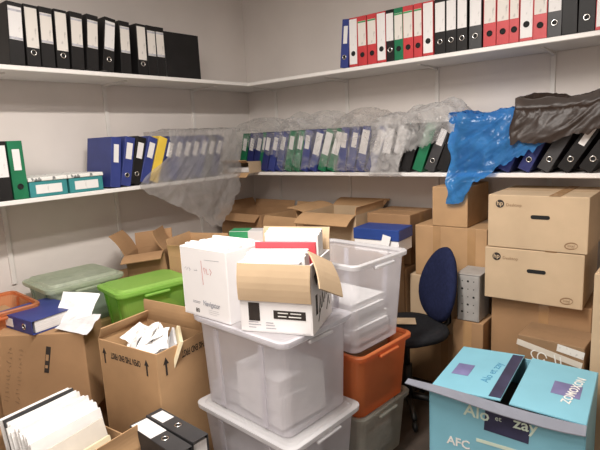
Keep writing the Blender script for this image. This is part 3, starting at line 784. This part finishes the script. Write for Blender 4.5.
for k in range(4):
    in_box('paper_file', 'white envelope wad behind the front wad of the printed carton', 'paper', -.01 - .004 * k, -.062 + k * .024, .005, .24, .021, .272 + .008 * (k % 2), grp='white wads in the printed carton', tilt=-1.5)
in_box('folder', 'red folder standing among the papers of the printed carton', 'red_paper', -.005, .032, .005, .252, .012, .305, 'folder', tilt=-1)
for k in range(3):
    in_box('paper_file', 'tallest white papers standing behind the red folder', 'paper', .012, .050 + k * .022, .005, .225, .019, .335 + .006 * k, grp='white wads behind the red folder', rz=-3)

# ------------------------------------------------------------------ left heap
eb_rz = 6
ebx, eby, ebz = .385, .28, .655
ebc = Vector((1.325, -1.995, 0)) + Matrix.Rotation(R(eb_rz), 3, 'Z') @ Vector((-ebx / 2, eby / 2, 0))
eb = carton('open carton with upside-down printing and arrows, filled with papers', ebc, eb_rz, ebx, eby, ebz, 'card', False, flaps=[('B', 86, .105, .97), ('L', 60, .06)])
Fe = tr(0, -eby / 2 - .0009, 0) @ FRONT; Re = tr(ebx / 2 + .0009, 0, 0) @ RIGHT
def arrow(parent, mx, s=1):
    b = MB(); pts = [(-.004, -.032), (.004, -.032), (.004, .008), (.012, .008), (0, .032), (-.012, .008), (-.004, .008)]
    b.loft([[(x * s, y * s, z) for x, y in pts] for z in (-.0003, .0004)], True, True, True); b.build('arrow', M['kraft'], parent, mx=mx)
lettering('OPEN THIS END FIRST', .040, M['kraft'], eb, Fe @ tr(-.012, .592, 0) @ rot(0, 0, 180), bold=.0008, sx=.50)
arrow(eb, Fe @ tr(-.155, .582, 0), 1.15); arrow(eb, Fe @ tr(.125, .582, 0), 1.15)
lettering('OPEN THIS END FIRST', .042, M['kraft'], eb, Re @ tr(.10, .602, 0) @ rot(0, 0, 180), bold=.0008, sx=.50)
arrow(eb, Re @ tr(-.095, .585, 0), 1.25)
def rest(name, lab, mat, x, y, z, sx, sy, sz, rz=0, rx=0, ry=0, cat='papers', bev=.0015, grp=None):
    b = MB(); b.box((0, 0, sz / 2), (sx, sy, sz), bev); o = b.build(name, M[mat]); o.location = (x, y, z); o.rotation_euler = (R(rx), R(ry), R(rz)); return tag(o, lab, cat, grp)
fx, fy = ebc.x, ebc.y
carton('packed lower layer inside the open carton with printed arrows', (fx, fy, .007), eb_rz, .35, .25, .50, 'paper_grey', True, name='paper_stack', cat='papers')
r = random.Random(17)
def sheet(label, loc, w, l, rx, ry, rz, mat='paper', curl=.02, grp=None, name='paper_sheet', cat='paper'):
    b = MB(); n = 8; ph = r.uniform(0, 6)
    rows = []
    for i in range(n + 1):
        x = w * (i / n - .5); rows.append([(x, l * (j / n - .5), curl * math.sin(i / n * 3 + ph) * math.cos(j / n * 2 + ph) + .008 * noise.noise(Vector((i * .7, j * .7, ph)))) for j in range(n + 1)])
    top = rows; bot = [[(x, y, z - .0012) for x, y, z in rr] for rr in rows]
    rings = [a + list(reversed(c)) for a, c in zip(top, bot)]
    b.loft(rings, True, True, True)
    o = b.build(name, M[mat], smooth=False); o.location = loc; o.rotation_euler = (R(rx), R(ry), R(rz)); return tag(o, label, cat, grp)
for k in range(12):
    sheet('loose white sheet in the rumpled heap inside the arrow-printed carton', (fx - .09 + .013 * k + r.uniform(-.012, .012), fy - .03 + r.uniform(-.02, .05), .60 + r.uniform(0, .03)), .14, .13, r.uniform(15, 50), r.uniform(-25, 35), r.uniform(-40, 40), 'paper' if k % 3 else 'envelope', .02, 'loose sheets in the arrow-printed carton')
rest('folder', 'grey folder leaning in the arrow-printed carton', 'paper_grey', fx + .075, fy - .01, .512, .012, .20, .165, eb_rz + 50, 0, 24, 'folder')
rest('folder', 'cream folder leaning in the arrow-printed carton next to the grey one', 'paper_cream', fx + .10, fy + .005, .512, .016, .20, .172, eb_rz + 50, 0, 22, 'folder')

# big brown carton at the frame edge with the blue binder on top
bcz = .40
v1, v2 = Vector((.535, -2.315, 0)), Vector((.85, -2.07, 0))
dirx = (v2 - v1).normalized(); bl = (v2 - v1).length; aa = math.degrees(math.atan2(dirx.y, dirx.x)); perp = Vector((-dirx.y, dirx.x, 0))
bcc = (v1 + v2) / 2 + perp * .10
bc = carton('big brown carton with sideways faded printing, under the blue lying binder', bcc + Vector((0, 0, .275)), aa, bl + .03, .20, bcz, 'card_brown', True)
Fb = tr(0, -.1009, 0) @ FRONT
b = MB()
b.box((0, 0, 0), (.022, .13, .0008)); ob = b.build('printing', M['kraft'], bc, mx=Fb @ tr(.035, .275, 0) @ rot(0, 0, -12))
b = MB(); b.box((0, 0, .0006), (.013, .03, .0006)); b.box((0, -.045, .0006), (.012, .014, .0006)); b.build('printing', M['card_brown'], bc, mx=Fb @ tr(.035, .285, 0) @ rot(0, 0, -12))
rr_ = random.Random(2)
strokes(bc, Fb @ tr(-.135, .21, 0) @ rot(0, 0, 78), [[(x + rr_.uniform(-.006, .006), y + rr_.uniform(-.012, .012)) for _ in range(4)] for x in [-.14 + .022 * q for q in range(13)] for y in (-.028, .022)], .0022, M['card_dark'])
carton('plain carton on the floor under the big brown carton', bcc, aa, bl - .02, .20, .272, 'card_brown', True)
carton_top = .275 + bcz
o = binder('dark blue binder lying flat on the big brown carton', 'blue', 'short', (0, 0, 0), 0, .066, .30, .25, 0)
# lying: local x (thickness) up, spine (-y) towards the room, local z (height) to the left
sd = Vector((-.985, -.10, 0)).normalized(); up = Vector((0, 0, 1))
yv = up.cross(sd) ; 
mxb = Matrix(((up.x, 0, 0, 0), (0, 0, 0, 0), (0, 0, 0, 0), (0, 0, 0, 1)))
ax = up; az = sd; ay = az.cross(ax)
if ay.y < 0: ax = -up; ay = az.cross(ax)
near = Vector((.70, -2.21, carton_top + .034))
Mx = Matrix.Identity(4)
for i in range(3): Mx[i][0], Mx[i][1], Mx[i][2] = ax[i], ay[i], az[i]
Mx.translation = near + ay * .125
o.matrix_basis = Mx
sheet('white sheet curling up behind the blue lying binder', (.70, -2.00, .745), .20, .16, 48, 4, 30, 'paper', .02)
sheet('grey-white sheet lying flatter beside the blue lying binder', (.80, -2.045, .705), .17, .12, 24, 6, 24, 'paper_grey', .012)

# envelopes in an open carton at the bottom
vx, vy, vz = .50, .34, .36
vc = Vector((1.165, -2.325, 0)); vr = 5
vb = carton('open carton packed with upright envelopes at the bottom of the picture', vc, vr, vx, vy, vz, 'card', False, flaps=[('L', 95, .09, 1.0), ('R', 84, .085, .9)])
lettering('9', .07, M['kraft'], vb, tr(vx / 2 + .0009, -.08, vz - .08) @ RIGHT, bold=.002)
carton('packed papers at the base of the envelope carton', vc + Vector((0, 0, .007)), vr, .46, .30, .205, 'paper_grey', True, name='paper_stack', cat='papers')
r = random.Random(11)
def envelope(label, lx, ly, h, w, th, lean, mat, grp=None, rz=0, z=.215):
    b = MB(); n = 5
    # thin bent envelope: plane along y, thickness along x
    rings = []
    bend = r.uniform(-.006, .006)
    for k in range(n + 1):
        y = -w / 2 + w * k / n; o_ = bend * math.sin(math.pi * k / n)
        tt = th * (.6 + .4 * math.sin(math.pi * (k + .5) / (n + 1)))
        rings.append([(o_ - tt / 2, y, 0), (o_ + tt / 2, y, 0), (o_ + tt / 2, y, h), (o_ - tt / 2, y, h)])
    b.loft(rings, True, True, True)
    e = b.build('envelope', M[mat]); p = vc + Matrix.Rotation(R(vr), 3, 'Z') @ Vector((lx, ly, z))
    e.location = p; e.rotation_euler = (0, R(lean), R(vr + rz)); return tag(e, label, 'envelope', grp)
for k in range(19):
    lx = -.135 + k * .0123
    if k == 3: envelope('dark divider board among the upright envelopes', lx, 0, .292, .285, .012, -13, 'charcoal'); continue
    envelope('white envelope standing in the packed row of the open envelope carton', lx, r.uniform(-.01, .01), .285 + r.uniform(-.015, .012) - .0015 * k, .285, .0115, -13 + r.uniform(-.6, .6), 'envelope' if k % 4 else 'paper', 'white envelopes in the envelope carton')
envelope('cream envelope with faint writing leaning in front of the packed row', .145, -.02, .24, .28, .012, -17, 'manila', rz=3)
envelope('buff envelope lowest at the front of the packed row', .185, -.03, .19, .26, .014, -14, 'paper_cream', rz=3)

# two dark binders standing spine up before the frosted totes
carton('low carton under the two dark upturned binders', (1.50, -2.076, 0), 0, .30, .16, .149, 'card_brown', True)
def upturned(label, x, y, z, rz, lean, cover, style):
    o = binder(label, cover, style, (0, 0, 0), 0, .072, .31, .27)
    # spine up: local -y -> +z, local z (height) -> -x
    Mx = Matrix(((0, 0, -1, .31), (1, 0, 0, 0), (0, -1, 0, 0), (0, 0, 0, 1)))
    o.matrix_basis = tr(x, y, z) @ rot(0, 0, rz) @ rot(lean, 0, 0) @ Mx
    return o
upturned('charcoal binder standing spine up right beside the frosted totes', 1.325, -2.036, .150 + .137, -2, 0, 'charcoal', 'end')
upturned('charcoal binder standing spine up nearer the envelope carton, large white label', 1.335, -2.116, .150 + .137, -3, 0, 'charcoal', 'wide')

# ------------------------------------------------------------------ turquoise box
tx, ty, tz = .56, .46, .475
tc = carton('large turquoise printed box with half-open flaps', (2.475, -1.08, 0), 4, tx, ty, tz, 'cyan', False, flaps=[('L', 3, .272, .97), ('R', 2, .252, .97)], name='fruit_box')
# front flap: torn loose, lifted towards the camera, grey inside out
b = MB(); n = 10; rings = []
for i in range(n + 1):
    f = i / n; x = -tx / 2 - .09 + f * (tx + .09)
    lift = .03 * (1 - f) ** 2 + .012 * math.sin(f * 6)
    rings.append([(x, -ty / 2 - .001, tz + .006 + lift * .4), (x, -ty / 2 - .012 - .040 * (.4 + .6 * math.sin(math.pi * min(1, f * 1.3 + .1))), tz - .016 + lift), (x, -ty / 2 - .012 - .040 * (.4 + .6 * math.sin(math.pi * min(1, f * 1.3 + .1))), tz - .020 + lift), (x, -ty / 2 - .001, tz + .001 + lift * .4)])
b.loft(rings, True, True, True); b.build('flap', M['cyan_in'], tc)['label'] = 'grey-lined front flap bent outwards'
Ft = tr(0, -ty / 2 - .001, 0) @ FRONT; Tt = tr(0, 0, tz)
plate(tc, 'printing', Ft @ tr(.02, .395, 0) @ rot(0, 0, -3), .16, .085, M['navy_print'])
lettering('Alo', .068, M['pale_print'], tc, Ft @ tr(-.09, .418, .001) @ rot(0, 0, -2), bold=.001)
lettering('zay', .064, M['pale_print'], tc, Ft @ tr(.085, .418, .001) @ rot(0, 0, -2), bold=.001)
lettering('et', .03, M['pale_print'], tc, Ft @ tr(-.01, .418, .0012))
lettering('AFC', .05, M['white_print'], tc, Ft @ tr(-.16, .268, .001), bold=.001)
plate(tc, 'printing', Ft @ tr(.04, .305, 0), .26, .014, M['pale_print'])
plate(tc, 'printing', Tt @ tr(-.205, -.02, .0070) @ rot(0, -3, 0), .07, .11, M['purple_print'])
plate(tc, 'printing', Tt @ tr(.19, .00, .0062) @ rot(0, 2, 0), .10, .11, M['purple_print'])
lettering('ZOMOXON', .045, M['white_print'], tc, Tt @ tr(.215, .01, .0064) @ rot(0, 2, 0) @ spin(82), bold=.0008)
plate(tc, 'printing', Tt @ tr(-.030, 0, .0162) @ rot(0, -3, 0), .045, .42, M['navy_print'])
lettering('Alo et zay', .05, M['blue_ink'], tc, Tt @ tr(-.09, .0, .0130) @ rot(0, -3, 0) @ spin(86))
paper_block('dark files packed inside the turquoise box', (2.475, -1.08, .008), 4, .48, .40, .36, 'charcoal', seed=21, n=5)

# tall tan carton at the frame edge
carton('tall tan carton at the frame edge beside the turquoise box', (2.905, -.565, 0), 0, .42, .40, .88, 'card_light', True, tape=['T'])

# ------------------------------------------------------------------ swivel chair
ch = thing('swivel_chair', 'navy swivel chair with oval backrest among the cartons', 'chair', (1.85, -.815, 0), 0)
def superring(a, b_, z, n=28, p=2.6, c=(0, 0)):
    out = []
    for k in range(n):
        q = 2 * math.pi * k / n; x, y = math.cos(q), math.sin(q)
        out.append((c[0] + a * math.copysign(abs(x) ** (2 / p), x), c[1] + b_ * math.copysign(abs(y) ** (2 / p), y), z))
    return out
face = -122                     # direction the sitter faces (degrees)
A = rot(0, 0, face)             # local +x = sitter's front
b = MB(); b.loft([superring(.16, .16, .445), superring(.195, .195, .455), superring(.205, .205, .475), superring(.195, .195, .495), superring(.15, .15, .505), superring(.05, .05, .503)], True, True, True)
b.build('seat', M['black_fabric'], ch, True, mx=A)
# backrest: padded oval, curved
def oval(off, s):
    pts = []
    for k in range(32):
        q = 2 * math.pi * k / 32; y = math.cos(q) * .150 * s; zz = math.sin(q) * .200 * s
        y *= 1 - .16 * (zz / .205)
        pts.append((-.215 + off + y * y * 1.2 - .10 * (zz / .205) * .35, y, .69 + zz))
    return pts
b = MB(); b.loft([oval(-.028, .55), oval(-.022, .9), oval(-.008, 1.0), oval(.008, 1.0), oval(.024, .9), oval(.030, .55)], True, True, True)
b.build('backrest', M['navy_fabric'], ch, True, mx=A)
b = MB(); b.tube([(-.02, 0, .43), (-.20, 0, .43), (-.262, 0, .47), (-.262, 0, .62), (-.245, 0, .74)], .016, 8); b.build('back_bar', M['black_plastic'], ch, True, mx=A)
b = MB(); b.tube([(0, 0, .09), (0, 0, .28)], .028, 12); b.tube([(0, 0, .28), (0, 0, .445)], .017, 12); b.build('gas_column', M['black_plastic'], ch, True)
for k in range(5):
    q = R(72 * k + 20); c, s = math.cos(q), math.sin(q)
    b = MB(); b.tube([(0, 0, .105), (c * .10, s * .10, .095), (c * .19, s * .19, .065)], [.022, .018, .014], 8); lg = b.build('leg', M['black_plastic'], ch, True)
    b = MB(); b.torus((c * .19, s * .19, .027), .015, .012, (-s, c, 0), 14, 8); b.build('caster', M['black_plastic'], lg, True)
rest('paper_sheet', 'crumpled tan paper scrap lying on the chair seat', 'card_light', 1.83, -.80, .509, .12, .09, .004, 30, 0, 0, cat='paper')

# ------------------------------------------------------------------ lamps
def ceiling_lamp(label, x, y, power):
    t = thing('ceiling_light', label, 'lamp', (x, y, H), 0)
    b = MB(); b.box((0, 0, -.02), (.16, 1.24, .038), .006); b.build('housing', M['lamp'], t)
    l = bpy.data.lights.new('lamp_tube', 'AREA'); l.shape = 'RECTANGLE'; l.size = .14; l.size_y = 1.2; l.energy = power; l.color = (1.0, .945, .89)
    o = bpy.data.objects.new('lamp_tube', l); COL.objects.link(o); o.parent = t; o.location = (0, 0, -.045)
ceiling_lamp('long ceiling lamp over the near end of the room', 2.0, -2.2, 84)
ceiling_lamp('long ceiling lamp behind the viewer near the front wall', 2.5, -3.8, 42)
w = bpy.data.worlds.new('World'); SC.world = w; w.use_nodes = True
w.node_tree.nodes['Background'].inputs[0].default_value = (1, .95, .9, 1); w.node_tree.nodes['Background'].inputs[1].default_value = .0

# ------------------------------------------------------------------ camera
cam = bpy.data.cameras.new('camera'); co = bpy.data.objects.new('camera', cam); COL.objects.link(co)
X = Vector((.779, .625, -.049)); Yd = Vector((.070, -.164, -.984)); F = Vector((-.623, .764, -.171))
F.normalize(); X = (X - F * X.dot(F)).normalized(); U = X.cross(F) * -1
U = -F.cross(X) if F.cross(X).z < 0 else F.cross(X)
U = X.cross(F)
mx = Matrix.Identity(4)
for i in range(3): mx[i][0], mx[i][1], mx[i][2] = X[i], U[i], -F[i]
mx.translation = (3.024, -3.105, 1.5)
co.matrix_world = mx
cam.sensor_width = 36; cam.lens = 500 / 600 * 36; cam.clip_start = .05
SC.camera = co
SC.view_settings.view_transform = 'Standard'; SC.view_settings.look = 'None'; SC.view_settings.exposure = 0.0; SC.view_settings.gamma = 1.0
SC.view_settings.use_curve_mapping = False
SC.cycles.transparent_max_bounces = 24
SC.cycles.max_bounces = 10
